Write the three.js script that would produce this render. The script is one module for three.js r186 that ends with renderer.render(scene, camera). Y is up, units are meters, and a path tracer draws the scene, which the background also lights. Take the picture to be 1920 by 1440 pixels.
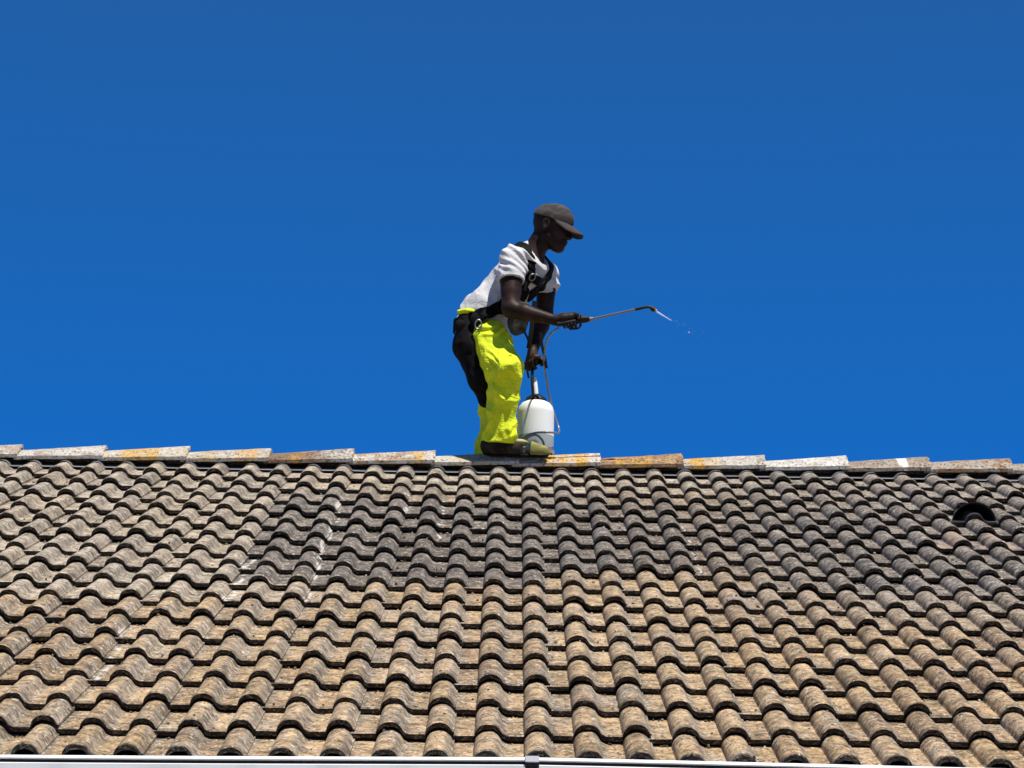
import * as THREE from 'three';
import { mergeGeometries } from 'three/addons/utils/BufferGeometryUtils.js';

// ---------- camera, sky, sun, exposure ----------
const R = Math.PI / 180;
const scene = new THREE.Scene();
const camera = new THREE.PerspectiveCamera(15.708, 4 / 3, 0.1, 3000);
camera.position.set(0, 1.6, 0);
camera.rotation.set(15 * R, 0, 0.839 * R, 'XYZ');
camera.updateMatrixWorld();
const renderer = new THREE.WebGLRenderer({ antialias: true });
renderer.setSize(1024, 768);
renderer.toneMapping = THREE.LinearToneMapping;
renderer.toneMappingExposure = 1.4;
renderer.shadowMap.enabled = true;
scene.background = (() => {                      // clear deep blue sky: elevation in degrees -> radiance
  const W = 64, H = 512, d = new Float32Array(W * H * 4);
  const stops = [[-90, .20, .19, .17], [-1, .22, .23, .24], [0, .34, .42, .48], [3, .13, .28, .48], [8, .018, .125, .420], [13.5, .0060, .101, .385], [18, .0085, .090, .325], [23, .0115, .080, .270], [45, .009, .062, .21], [90, .008, .046, .16]];
  for (let j = 0; j < H; j++) {
    const e = (j + .5) / H * 180 - 90;
    let k = 0; while (k < stops.length - 2 && e > stops[k + 1][0]) k++;
    const a = stops[k], b = stops[k + 1], t = Math.min(1, Math.max(0, (e - a[0]) / (b[0] - a[0])));
    for (let i = 0; i < W; i++) { const o = (j * W + i) * 4; for (let c = 0; c < 3; c++) d[o + c] = a[c + 1] + (b[c + 1] - a[c + 1]) * t; d[o + 3] = 1; }
  }
  const t = new THREE.DataTexture(d, W, H, THREE.RGBAFormat, THREE.FloatType);
  t.mapping = THREE.EquirectangularReflectionMapping; t.magFilter = t.minFilter = THREE.LinearFilter; t.colorSpace = THREE.LinearSRGBColorSpace; t.needsUpdate = true;
  return t;
})();
scene.environment = scene.background;
const sun = new THREE.DirectionalLight(new THREE.Color(1, .955, .88), 4.7);
sun.position.set(.25 * 30, 4 + .92 * 30, -13 + .29 * 30); sun.target.position.set(0, 4, -13);
sun.castShadow = true; sun.shadow.mapSize.set(4096, 4096); sun.shadow.radius = 1;
Object.assign(sun.shadow.camera, { left: -9, right: 9, top: 9, bottom: -9, near: 1, far: 60 });
scene.add(sun, sun.target);

// ---------- helpers ----------
function rng(seed) { let s = seed >>> 0; return () => { s = (s + 0x6D2B79F5) | 0; let t = Math.imul(s ^ (s >>> 15), 1 | s); t = (t + Math.imul(t ^ (t >>> 7), 61 | t)) ^ t; return ((t ^ (t >>> 14)) >>> 0) / 4294967296; }; }
function h2(x, y) { let n = Math.imul(x, 374761393) + Math.imul(y, 668265263); n = Math.imul(n ^ (n >>> 13), 1274126177); return ((n ^ (n >>> 16)) >>> 0) / 4294967296; }
function vn(x, y) { const X = Math.floor(x), Y = Math.floor(y), fx = x - X, fy = y - Y, u = fx * fx * (3 - 2 * fx), v = fy * fy * (3 - 2 * fy); const a = h2(X, Y), b = h2(X + 1, Y), c = h2(X, Y + 1), e = h2(X + 1, Y + 1); return a + (b - a) * u + (c - a + (a - b - c + e) * u) * v; }
function fb(x, y, o = 3) { let s = 0, a = .5, t = 0; for (let i = 0; i < o; i++) { s += a * vn(x, y); t += a; a *= .5; x = x * 2.03 + 17.3; y = y * 2.01 + 9.1; } return s / t; }
const clamp = (x, a = 0, b = 1) => Math.min(b, Math.max(a, x));
const ss = (a, b, x) => { const t = clamp((x - a) / (b - a)); return t * t * (3 - 2 * t); };
const lerp = (a, b, t) => a + (b - a) * t;
const mix3 = (a, b, t) => [lerp(a[0], b[0], t), lerp(a[1], b[1], t), lerp(a[2], b[2], t)];
const enc = v => { v = clamp(v); return 255 * (v <= .0031308 ? v * 12.92 : 1.055 * Math.pow(v, 1 / 2.4) - .055); };
function tex(W, H, f, srgb = true, wrap = THREE.RepeatWrapping) {   // f(i, j) -> [r, g, b] linear
  const d = new Uint8Array(W * H * 4);
  for (let j = 0; j < H; j++) for (let i = 0; i < W; i++) { const c = f(i, j), o = (j * W + i) * 4; for (let k = 0; k < 3; k++) d[o + k] = srgb ? enc(c[k]) : clamp(c[k]) * 255; d[o + 3] = 255; }
  const t = new THREE.DataTexture(d, W, H); t.wrapS = t.wrapT = wrap; t.magFilter = THREE.LinearFilter; t.minFilter = THREE.LinearMipmapLinearFilter; t.generateMipmaps = true; t.anisotropy = 8;
  if (srgb) t.colorSpace = THREE.SRGBColorSpace; t.needsUpdate = true; return t;
}
const used = {};
function numbered(n) { const k = used[n] = (used[n] ?? -1) + 1; return k ? n + '_' + String(k).padStart(3, '0') : n; }
function mesh(name, geo, mat, parent) { const m = new THREE.Mesh(geo, mat); m.name = numbered(name); m.castShadow = m.receiveShadow = true; parent.add(m); return m; }
function thing(name, label, category, x = 0, y = 0, z = 0) { const g = new THREE.Group(); g.name = numbered(name); g.position.set(x, y, z); g.userData = { label, category }; scene.add(g); return g; }
function box(w, h, d, x = 0, y = 0, z = 0) { const g = new THREE.BoxGeometry(w, h, d); g.translate(x, y, z); return g; }
class Sheet {                                     // collects grids of points into one geometry, each grid smooth on its own
  constructor() { this.p = []; this.t = []; this.ix = []; }
  grid(nu, nv, f, flip) {
    const b = this.p.length / 3;
    for (let v = 0; v < nv; v++) for (let u = 0; u < nu; u++) { const q = f(u, v); this.p.push(q[0], q[1], q[2]); this.t.push(q[3] ?? 0, q[4] ?? 0); }
    for (let v = 0; v < nv - 1; v++) for (let u = 0; u < nu - 1; u++) { const a = b + v * nu + u, c = a + 1, d = a + nu, e = d + 1; flip ? this.ix.push(a, c, d, c, e, d) : this.ix.push(a, d, c, c, d, e); }
    return this;
  }
  build() { const g = new THREE.BufferGeometry(); g.setAttribute('position', new THREE.Float32BufferAttribute(this.p, 3)); g.setAttribute('uv', new THREE.Float32BufferAttribute(this.t, 2)); g.setIndex(this.ix); g.computeVertexNormals(); return g; }
}

// ---------- house: walls, roof, tiles ----------
const PITCH = 22.271 * R, CP = Math.cos(PITCH), SP = Math.sin(PITCH);
const GA = .32, RP = .15, RH = .037, DROP = .026, TH = .019, RS = 5.52;   // gauge, roll spacing, roll height, step, tile thickness, rafter length to the ridge
const EX = .093, EY = 2.6704 - RH * CP, EZ = -8.120 - RH * SP;            // roof origin: nose of the eaves course
const toWorld = (x, y, z) => [EX + x, EY + y * CP - z * SP, EZ + y * SP + z * CP];
const ridge = toWorld(0, 0, -RS);                                        // the point where the two slopes meet
const HX0 = -5.2, HX1 = 5.2;

const wallMap = tex(256, 256, (i, j) => { const n = .5 + .5 * fb(i / 9, j / 9, 4); return [.62 * n + .08, .59 * n + .08, .52 * n + .07]; });
const M = {};
M.wall = new THREE.MeshStandardMaterial({ map: wallMap, roughness: .95 });
M.felt = new THREE.MeshStandardMaterial({ color: new THREE.Color(.03, .03, .035), roughness: .9 });
M.white = new THREE.MeshPhysicalMaterial({ color: new THREE.Color(.80, .80, .79), roughness: .38, clearcoat: .25, clearcoatRoughness: .4 });

const ground = mesh('ground', new THREE.PlaneGeometry(1600, 1600, 1, 1).rotateX(-Math.PI / 2), new THREE.MeshStandardMaterial({ map: (() => { const t = tex(512, 512, (i, j) => { const n = fb(i / 14, j / 14, 5), g = ss(.42, .62, fb(i / 60 + 7, j / 60, 3)); return mix3([.12 * n + .14, .115 * n + .13, .10 * n + .11], [.10 * n + .10, .09 * n + .09, .07 * n + .07], g); }); t.repeat.set(400, 400); return t; })(), roughness: 1 }), scene);
ground.userData = { kind: 'structure', label: 'grey concrete yard around the house', category: 'ground' };

const house = thing('house', 'tan concrete-tiled gable roof of a house with white eaves gutter, below the man', 'house', EX, 0, ridge[2]);
const hz = EZ - ridge[2];                                               // eaves in front of the ridge
{
  const s = new THREE.Shape(); const d = hz - .45, top = EY - .16 + .45 * SP / CP;
  s.moveTo(-d, 0); s.lineTo(d, 0); s.lineTo(d, top - .02); s.lineTo(0, ridge[1] - .2); s.lineTo(-d, top - .02); s.closePath();
  const g = new THREE.ExtrudeGeometry(s, { depth: HX1 - HX0 - .5, bevelEnabled: false }); g.translate(0, 0, HX0 + .25); g.rotateY(Math.PI / 2);
  mesh('wall', g, M.wall, house);
}
// roof deck: two felted slabs meeting at the ridge
const deck = (() => {
  const s = new THREE.Shape(), y0 = EY - .055, t = .05, zz = hz - .02, yr = ridge[1] - .055;
  s.moveTo(zz, y0 + .02 * SP / CP); s.lineTo(0, yr); s.lineTo(-zz, y0 + .02 * SP / CP); s.lineTo(-zz, y0 - t); s.lineTo(0, yr - t); s.lineTo(zz, y0 - t); s.closePath();
  const g = new THREE.ExtrudeGeometry(s, { depth: HX1 - HX0, bevelEnabled: false }); g.translate(0, 0, HX0); g.rotateY(-Math.PI / 2); g.translate(0, 0, 0);
  return g;
})();
const roof = mesh('roof', deck, M.felt, house);

// --- what the tiles are made of: one sheet over the visible slope (metres), weathering laid where it is on the roof ---
const TX = 5.6, TS = 6.0, TW = 2048;
const SEAMS = [[-5.70, 2, 9, .012], [-2.62, 2, 5, .010], [-2.22, 2, 5, .010], [-7.6, 7, 9, .02], [-9.6, 11, 13, .014], [4.4, 4, 7, .006], [-3.7, 2, 3, .012]];
const wetOf = (i, k, n) => {                                            // how far the sprayed zone reaches (i in rolls from the middle, k in courses from the ridge)
  const left = ss(-6.4 - .1 * k, -5.6 - .1 * k, i + n * 1.2), low = 1 - ss(8.1, 8.9, k + (n - .5) * .5 + ss(-1, 3, i) * 1.0 + ss(6, 9, i) * -.9);
  const high = ss(1.2, 3.0, k + (n - .5) * 1.2), right = 1 - .30 * ss(2, 8, i + n * 2);
  return left * low * high * right;
};
const roofMap = tex(TW, TW, (px, py) => {
  const x = (px + .5) / TW * TX - TX / 2, s = (py + .5) / TW * TS;
  if (s > 5.72) {                                                       // lower edges of the tiles: dark growth, with their shade painted in
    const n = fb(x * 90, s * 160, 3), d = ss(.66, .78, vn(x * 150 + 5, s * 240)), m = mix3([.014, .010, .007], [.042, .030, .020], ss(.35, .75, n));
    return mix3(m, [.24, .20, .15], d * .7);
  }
  const ir = Math.round(x / RP), p = x / RP - ir, kk = Math.floor(s / GA), k = 16 - kk, fs = s / GA - kk;
  const tj = Math.floor((x - .045) / .3), tone = h2(tj * 7 + 3, k * 13 + 5), tone2 = h2(tj * 5 + 91, k * 3 + 57);
  const big = fb(x * 1.3 + 40, s * 1.3 + 3, 3), mid = fb(x * 11, s * 7 + 20, 3), fine = fb(x * 70, s * 42, 2), rip = vn(x * 16 + tone * 50, s * 46 + vn(x * 30, s * 9) * 2.2), grit = h2(px, py);
  const i = x / RP, ti = tj * 2 + 1.5;
  const leftPale = (1 - ss(-7, -4, i + (mid - .5) * 2)) * (1 - ss(9.3, 9.7, k + (tone2 - .5) * .6));
  const ridgePale = 1 - ss(.6, 2.4, k + (mid - .5) * 2);
  let c = mix3([.345, .232, .118], [.345, .245, .142], tone);           // sandy tan
  c = mix3(c, [.225, .146, .080], ss(.40, .75, .6 * tone2 + .4 * mid) * .7);
  c = mix3(c, [.350, .290, .215], clamp(leftPale * .9 + ridgePale));    // pale bleached
  const rightGrey = ss(4, 9, i + (big - .5) * 3) * (1 - ss(8, 12, k + (big - .5) * 2));
  c = mix3(c, [.215, .182, .150], rightGrey * .9);
  // grey patches, mostly to the right of every roll
  const bias = (p > .08 && p < .5 ? ss(.06, .2, p) * (1 - ss(.30, .48, p)) : 0) * .46 + (Math.abs(p) < .3 ? (k > 8 ? -.02 : .08) : 0);
  const gl = ss(.50, .66, .62 * mid + .38 * fine + bias * (leftPale > .3 ? .55 : .75) - .06 + (tone - .5) * .1);
  c = mix3(c, mix3([.165, .130, .095], [.215, .182, .142], fine), gl * .8);
  const wet = wetOf(ti + (mid - .5) * .6, k + (fs - .5) * .15, tone * .6 + big * .4);
  c = mix3(c, mix3([.070, .060, .053], [.150, .130, .112], ss(.3, .8, fine * .6 + rip * .4)), wet * .92);
  // ripples of grit across the tile, speckle, dark growth
  const cr = fb(x * 34 + 11, s * 19 + 5, 3), v = 1 + (fine - .5) * .95 + (rip - .5) * .60 + (mid - .5) * .55 + (cr - .5) * .95 + (grit - .5) * .22 + (tone - .5) * .26;
  c = [c[0] * v, c[1] * v * (1 + (tone2 - .5) * .04), c[2] * v * (1 + (tone2 - .5) * .10)];
  const sp = fb(x * 120 + 31, s * 85 + 7, 2);
  c = mix3(c, [.055, .042, .032], ss(.66, .74, sp + (mid - .5) * .16) * .85);
  c = mix3(c, [.60, .53, .42], ss(.69, .78, fb(x * 140 + 3, s * 80 + 71, 2) + (fine - .5) * .1) * .7);
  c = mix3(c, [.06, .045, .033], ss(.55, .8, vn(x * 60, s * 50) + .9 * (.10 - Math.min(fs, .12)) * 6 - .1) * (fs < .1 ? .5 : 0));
  for (const [ci, k0, k1, w] of SEAMS) if (k >= k0 && k <= k1) {        // white lime run down beside some joints
    const dx = Math.abs(x - ci * RP + (vn(s * 9, ci * 7) - .5) * .03); c = mix3(c, [.56, .53, .48], (1 - ss(w * .3, w, dx)) * ss(.42, .62, .6 * vn(x * 70, s * 16 + ci) + .4 * fine) * .85);
  }
  if (i > 11.2 && i < 13.6 && k === 5) c = mix3(c, [.36, .25, .18], .6 * ss(.3, .6, mid));
  return c;
});
const grain = tex(512, 512, (i, j) => { const n = .45 * fb(i / 3, j / 3, 2) + .35 * fb(i / 9, j / 9, 2) + .2 * vn(i / 40, j / 8); return [n, n, n]; }, false);
grain.repeat.set(TX / .5, TS / .5);
M.tile = new THREE.MeshStandardMaterial({ map: roofMap, roughness: .93, bumpMap: grain, bumpScale: .007 });

const rollY = (d, h) => { const a = Math.abs(d), e = a < .0415 ? h * Math.pow(1 - Math.pow(a / .0415, 2.3), .56) : 0; return d <= 0 ? e : Math.max(e, a < .058 ? .012 * Math.pow(1 - a / .058, 1.2) * 3.2 : 0); };
const lapY = (d, h) => { const a = Math.abs(d), e = a < .0415 ? h * Math.pow(1 - Math.pow(a / .0415, 2.3), .56) : 0; return d < 0 ? e : Math.max(e, .009); };
const PX = [-.012, .03, .060, .0635, .065, .068, .072, .078, .085, .094, .105, .116, .125, .131, .137, .142, .147, .154, .163, .185, .210, .2135, .215, .218, .222, .228, .235, .244, .255, .266, .275, .282, .288, .2925, .2965, .299, .301];
function tileGeo(j, k, r, lz = 0) {                                     // a double roll interlocking tile, laid at roof column j and course k
  const x0 = j * .3 + .045, z0 = -(16 - k) * GA, N = PX.length, h1 = RH + (r() - .5) * .003, h2_ = RH + .001 + (r() - .5) * .003;
  const lift = (r() - .5) * .006, tw = (r() - .5) * .02, dz = (r() - .5) * .014, sl = DROP / GA, dx = (r() - .5) * .003, sk = (r() - .5) * .012, seed = r() * 900;
  const slip = r() < .10 ? .018 * r() : 0;
  const top = t => t < .18 ? rollY(t - .105, h1) : lapY(t - .255, h2_);
  const zs = [0, -.005, -.04, -.11, -.19, -.28, -.40];
  const chip = PX.map((t, u) => { const n = vn(t * 60 + seed, k * 3.1); return (n - .5) * .011 - (n > .80 ? (n - .80) * .10 : 0); });
  const P = (u, z, y) => [x0 + PX[u] + dx + z * sk, y, z0 + z + dz + slip];
  const yTop = (u, z, v) => top(PX[u]) + z * sl + lift + tw * (PX[u] - .15) * 6 * .1 + (v > 0 ? (vn(PX[u] * 90 + seed, z * 60) - .5) * .0028 : 0);
  const uvx = q => (q[0] + TX / 2) / TX, uvs = z => -z / TS;
  const S = new Sheet();
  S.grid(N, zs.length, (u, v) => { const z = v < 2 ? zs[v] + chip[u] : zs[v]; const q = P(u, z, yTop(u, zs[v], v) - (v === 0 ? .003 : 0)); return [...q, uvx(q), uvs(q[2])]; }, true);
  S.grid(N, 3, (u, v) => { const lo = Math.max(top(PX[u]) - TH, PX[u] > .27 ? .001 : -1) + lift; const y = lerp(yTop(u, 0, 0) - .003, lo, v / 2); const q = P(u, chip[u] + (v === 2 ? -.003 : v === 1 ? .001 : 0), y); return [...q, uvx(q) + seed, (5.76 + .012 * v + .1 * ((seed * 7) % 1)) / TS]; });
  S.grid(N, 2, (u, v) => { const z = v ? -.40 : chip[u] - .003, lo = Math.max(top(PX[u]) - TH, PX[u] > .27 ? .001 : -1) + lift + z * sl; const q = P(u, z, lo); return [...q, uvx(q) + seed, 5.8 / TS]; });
  for (const e of [0, N - 1]) S.grid(2, zs.length, (u, v) => { const lo = Math.max(top(PX[e]) - TH, e ? .001 : -1) + lift + zs[v] * sl; const q = P(e, zs[v], u ? lo : yTop(e, zs[v], v)); return [...q, uvx(q), uvs(q[2])]; }, !e);
  const g = S.build(); g.rotateX(PITCH); g.translate(0, EY, hz); return g;
}
const VENT = [6, 3];
{
  const r = rng(11), rest = [];
  for (let k = 0; k <= 16; k++) {
    const d = 8.12 + (16 - k) * GA * .992, hw = 960 * d / 5219 + .12;
    for (let j = -17; j < 17; j++) {
      const a = j * .3 + .045; if (a < HX0 - .1 || a + .3 > HX1 + .1) continue;
      const g = tileGeo(j, k, r);
      if (j === VENT[0] && k === VENT[1]) { rest.push(g); continue; }
      if (a + EX + .3 > -hw && a + EX < hw) mesh('roof_tile', g, M.tile, roof); else rest.push(g);
    }
  }
  for (let k = 0; k <= 16; k++) for (let j = -17; j < 17; j++) { const a = j * .3 + .045; if (a < HX0 - .1 || a + .3 > HX1 + .1) continue; const g = tileGeo(j, k, r); g.rotateY(Math.PI); g.translate(0, 0, 0); rest.push(g); }
  const m = mesh('roof_tiles', mergeGeometries(rest), M.tile, roof); m.userData.kind = 'stuff';
}

{ // crumbs of moss, lichen and grit caught under the laps
  const r = rng(21), g = new THREE.IcosahedronGeometry(1, 0), N = 2600, im = new THREE.InstancedMesh(g, new THREE.MeshStandardMaterial({ roughness: 1 }), N), o = new THREE.Object3D(), c = new THREE.Color();
  im.name = 'lap_debris'; im.userData.kind = 'stuff'; im.castShadow = im.receiveShadow = true;
  for (let q = 0; q < N; q++) {
    const k = Math.floor(r() * 17), cell = Math.floor((r() - .5) * 36), off = r() < .8 ? lerp(.058, .096, r()) : lerp(-.03, .03, r()), x = cell * .15 + off, s = (16 - k) * GA, up = r() < .8 ? .012 * r() - .004 : -.02 - .2 * r() * r();
    const z = -s + (up > -.01 ? .010 + up : up), onTile = up > -.01 && k < 16, rh = Math.abs(off) < .04 ? rollY(off, RH) : 0;
    const y = rh + (onTile ? -DROP + .001 : (z + s) * DROP / GA + .001), w = .002 + .0045 * r() * r();
    o.position.set(x, EY + y * CP - z * SP, hz + y * SP + z * CP); o.rotation.set(r() * 6, r() * 6, r() * 6); o.scale.set(w * (1 + r()), w * .7, w * (1 + .6 * r())); o.updateMatrix(); im.setMatrixAt(q, o.matrix);
    const t = r(); im.setColorAt(q, t < .55 ? c.setRGB(.05, .036, .024) : t < .8 ? c.setRGB(.16, .12, .07) : c.setRGB(.42, .37, .28));
  }
  roof.add(im);
}
// ---------- ridge, eaves, vent (house axes: x along the ridge, y up, z towards the street from the ridge) ----------
const roofPt = (x, y, z) => [x, EY + y * CP - z * SP, hz + y * SP + z * CP];
const RY = ridge[1];
const ENDS = [-4.9, -4.5, -4.1, -3.69, -3.285, -2.881, -2.481, -2.07, -1.663, -1.264, -.86, -.461, -.054, .342, .742, 1.144, 1.543, 1.943, 2.34, 2.74, 3.14, 3.54, 3.94, 4.34, 4.74, 5.14];
const WHITE = [.54, .50, .43], TAN = [.40, .33, .25], RUST = [.30, .17, .085], YEL = [.64, .37, .035], BRN = [.20, .135, .085];
// base tone, second tone and how much of it, then lichen [from, to, amount] along the tile, and dark specks
const CAPS = { '-2.481': [TAN, WHITE, .3, [], .2], '-2.07': [WHITE, TAN, .25, [], .15], '-1.663': [[.52, .45, .34], WHITE, .3, [[.25, .68, .75]], .2], '-1.264': [[.46, .39, .29], WHITE, .3, [[.62, .86, .6], [.2, .4, .25]], .3], '-0.86': [BRN, RUST, .5, [[.3, .45, .35]], .8, [.52, .80, [.46, .42, .36]]], '-0.461': [[.40, .28, .18], WHITE, .35, [[.74, .88, .7]], .5, [.6, .9, [.56, .52, .45]]], '-0.054': [WHITE, [.55, .48, .36], .4, [[.3, .8, .4]], .3], '0.342': [[.62, .50, .42], WHITE, .4, [[.35, .5, .95], [.52, .66, .8], [.7, .86, .9]], .35], '0.742': [[.42, .27, .13], RUST, .45, [[.2, .65, .5]], .7], '1.144': [WHITE, TAN, .25, [[.12, .32, .9], [.36, .5, .4]], .3], '1.543': [[.66, .62, .54], WHITE, .5, [], .2], '1.943': [TAN, [.30, .24, .18], .5, [], .6], '2.34': [[.40, .34, .27], RUST, .3, [], .6], '2.74': [[.36, .30, .24], TAN, .4, [], .5] };
const capKeys = Object.keys(CAPS), CW = 512, CH = 64;
const capMap = tex(CW, CH * 16, (i, j) => {
  const n = Math.floor(j / CH), q = CAPS[capKeys[n]] || CAPS['-2.07'], u = i / CW, v = (j % CH) / CH, X = u * .44, Y = v * .34;
  const a = fb(X * 26 + n * 31, Y * 40 + n * 7, 3), b = fb(X * 90 + n * 11, Y * 110, 3);
  let c = mix3(q[0], q[1], ss(.42, .62, a + (q[2] - .4) * .5));
  if (q[5]) c = mix3(c, q[5][2], ss(q[5][0] - .1, q[5][1] + .1, u + (a - .5) * .5) * ss(.25, .5, a * .5 + b * .5));
  c = c.map(x => x * (1 + (b - .5) * .7 + (h2(i, j) - .5) * .14));
  for (const [f, t, m] of q[3]) { const w = ss(f - .04, f + .04, u) * (1 - ss(t - .04, t + .04, u)); c = mix3(c, mix3(YEL, [.52, .22, .025], ss(.5, .8, b)), w * m * ss(.42, .50, .6 * fb(X * 45 + n * 5, Y * 45 + 3, 3) + .4 * b + .06 * m)); }
  c = mix3(c, [.07, .05, .035], ss(.64, .74, fb(X * 130 + n, Y * 130 + 50, 2) + q[4] * .12 - .06) * .9);
  c = mix3(c, [.10, .07, .045], ss(.5, .7, b + .4 - Math.min(v, 1 - v) * 9) * .55);
  if (capKeys[n] === '1.943') c = mix3(c, [.75, .74, .70], ss(.62, .65, u) * (1 - ss(.73, .76, u)) * ss(.3, .5, a));
  if (capKeys[n] === '0.342') { const d = Math.hypot((u - .17) / .17, (v - .78) / .13); c = mix3(c, [.70, .67, .58], 1 - ss(.8, .95, d)); c = mix3(c, [.12, .09, .06], ss(.9, 1, d) * (1 - ss(1.02, 1.12, d)) * .8); }
  return c;
}, true, THREE.ClampToEdgeWrapping);
M.cap = new THREE.MeshStandardMaterial({ map: capMap, roughness: .9, bumpMap: grain, bumpScale: .003 });
function capGeo(xe, idx, r) {
  const L = .43, x0 = xe - L, nu = 12, hw = .128, T = .017, S = new Sheet(), n = 15;
  const j1 = (r() - .5) * .007, j2 = (r() - .5) * .007, yaw = (r() - .5) * .012, sd = r() * 99;
  const c0 = .048 + j1, c1 = .080 + j2;
  const pt = (u, t, drop) => {                                           // t from -1 (back edge) over the crest to 1 (front edge)
    const k = u / (nu - 1), a = Math.abs(t), w = hw * lerp(.965, 1.03, k), cr = lerp(c0, c1, k), e = -.007 + lerp(-.004, .006, k);
    const y = RY + cr - (cr - e) * Math.pow(a, 1.45) - drop + (vn(k * 22 + sd, t * 9) - .5) * .0035;
    const g = (u === nu - 1 ? (vn(t * 7 + sd, 3) - .5) * .008 : 0);
    return [x0 + L * k + g, y, t * w * (1 - drop * 1.2) + (k - .5) * yaw, k, (idx + clamp(t > 0 ? .5 + t * .42 + drop * 3 : .5 + t * .42 - drop * 3, .02, .98)) / 16];
  };
  const m = 19, tt = u => { const s = u / (m - 1) * 2 - 1; return Math.sign(s) * Math.pow(Math.abs(s), .85); };
  S.grid(nu, m, (u, v) => pt(u, tt(v), 0));
  S.grid(nu, m, (u, v) => pt(u, tt(v), T), true);
  for (const s of [-1, 1]) S.grid(nu, 2, (u, v) => pt(u, s, v ? T : 0), s < 0);
  for (const u of [0, nu - 1]) S.grid(2, m, (d, v) => pt(u, tt(v), d ? T : 0), u === 0);
  return S.build();
}
{
  const r = rng(5), rest = [];
  ENDS.forEach(xe => { const i = capKeys.indexOf(String(xe)), g = capGeo(xe, i < 0 ? Math.floor(r() * 14) : i, r); if (i >= 0) mesh('ridge_tile', g, M.cap, roof); else rest.push(g); });
  mesh('ridge_tiles', mergeGeometries(rest), M.cap, roof).userData.kind = 'stuff';
  // dark membrane under the ridge tiles, draped over the rolls of the top course, with a pale strip along its lower edge
  const top = x => { const q = ((x - .045) % .3 + .3) % .3; return q < .18 ? rollY(q - .105, RH) : lapY(q - .255, RH); };
  const drape = (z0, z1, lift) => { const S = new Sheet(), N = 700; for (const o of [0, .004]) S.grid(N, 3, (u, v) => { const x = -2.9 + 5.8 * u / (N - 1), z = lerp(z0, z1, v / 2); return roofPt(x, Math.max(top(x) * (.96) + (z + 5.12) * DROP / GA, -.012) + lift - o + .003 * (vn(x * 9, z * 30) - .5), z); }, o === 0); return S.build(); };
  mesh('ridge_membrane', drape(-5.375, -5.50, .0075), new THREE.MeshStandardMaterial({ color: new THREE.Color(.045, .05, .06), roughness: .55 }), roof);
  mesh('membrane_edge', drape(-5.358, -5.374, .007), new THREE.MeshStandardMaterial({ color: new THREE.Color(.30, .30, .31), roughness: .5 }), roof);
}
// eaves gutter: two lengths falling away from the joint
function gutterGeo(xa, xb, ya, yb) {
  const z = hz + .10, prof = [[-.105, .0], [-.105, -.1], [-.095, -.105], [-.012, -.105], [-.001, -.10], [-.001, -.0245], [-.004, -.0222], [-.024, -.0222], [-.024, -.0125], [-.003, -.0125], [-.0005, -.0115], [0, -.0090], [-.002, -.006], [-.006, -.002], [-.011, 0], [-.018, 0], [-.02, -.002], [-.02, -.095], [-.1, -.095], [-.1, 0]];
  const S = new Sheet();
  for (let k = 0; k < prof.length; k++) { const a = prof[k], b = prof[(k + 1) % prof.length]; S.grid(40, 2, (u, v) => { const q = v ? b : a, t = u / 39, x = lerp(xa, xb, t); return [x, lerp(ya, yb, t) + q[1] + .0012 * Math.sin(x * 2.3 + 1), z + q[0], x, (k + v) * .05]; }); }
  return S.build();
}
const gA = [-.039, 2.6394], gm = new THREE.MeshPhysicalMaterial({ map: tex(512, 64, (i, j) => { const n = fb(i / 40, j / 5, 4), c = .80 - .10 * ss(.55, .8, n); return [c, c * .995, c * .97]; }), roughness: .42, clearcoat: .2 });
mesh('gutter', gutterGeo(-5.4, gA[0], gA[1] - 5.36 * .0086, gA[1]), gm, house);
mesh('gutter', gutterGeo(gA[0] + .0405, 5.4, gA[1] - .0002, gA[1] - 5.4 * .0074), gm, house);
{
  const x = gA[0] + .0202, y = gA[1], z = hz + .10;
  mesh('gutter_joint', mergeGeometries([box(.0395, .0165, .024, x, y - .005, z - .008), box(.034, .078, .014, x, y - .06, z - .010), box(.0395, .012, .112, x, y - .112, z - .052)]), M.white, house);
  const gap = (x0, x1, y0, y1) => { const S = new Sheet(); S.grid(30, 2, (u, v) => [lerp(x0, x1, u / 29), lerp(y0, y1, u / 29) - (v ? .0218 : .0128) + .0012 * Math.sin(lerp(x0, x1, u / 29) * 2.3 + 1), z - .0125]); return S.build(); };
  mesh('groove_shade_strip', mergeGeometries([gap(-5.4, gA[0], gA[1] - 5.36 * .0086, gA[1]), gap(gA[0] + .0405, 5.4, gA[1] - .0002, gA[1] - 5.4 * .0074)]), M.felt, house);  // dark strip added in the groove to paint the shade under the lip
  mesh('joint_seal', box(.042, .018, .0035, x, y - .0240, z - .0045), M.felt, house);
  mesh('fascia_board', box(HX1 - HX0, .14, .022, 0, EY - .13, hz - .022), M.white, house);
  const sh = new THREE.Shape(); sh.moveTo(0, 0); sh.lineTo(.5, 0); sh.lineTo(.5, .012); sh.lineTo(0, .012); sh.closePath();
  mesh('soffit', box(HX1 - HX0, .012, .44, 0, EY - .205, hz - .26), M.white, house);
}
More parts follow.
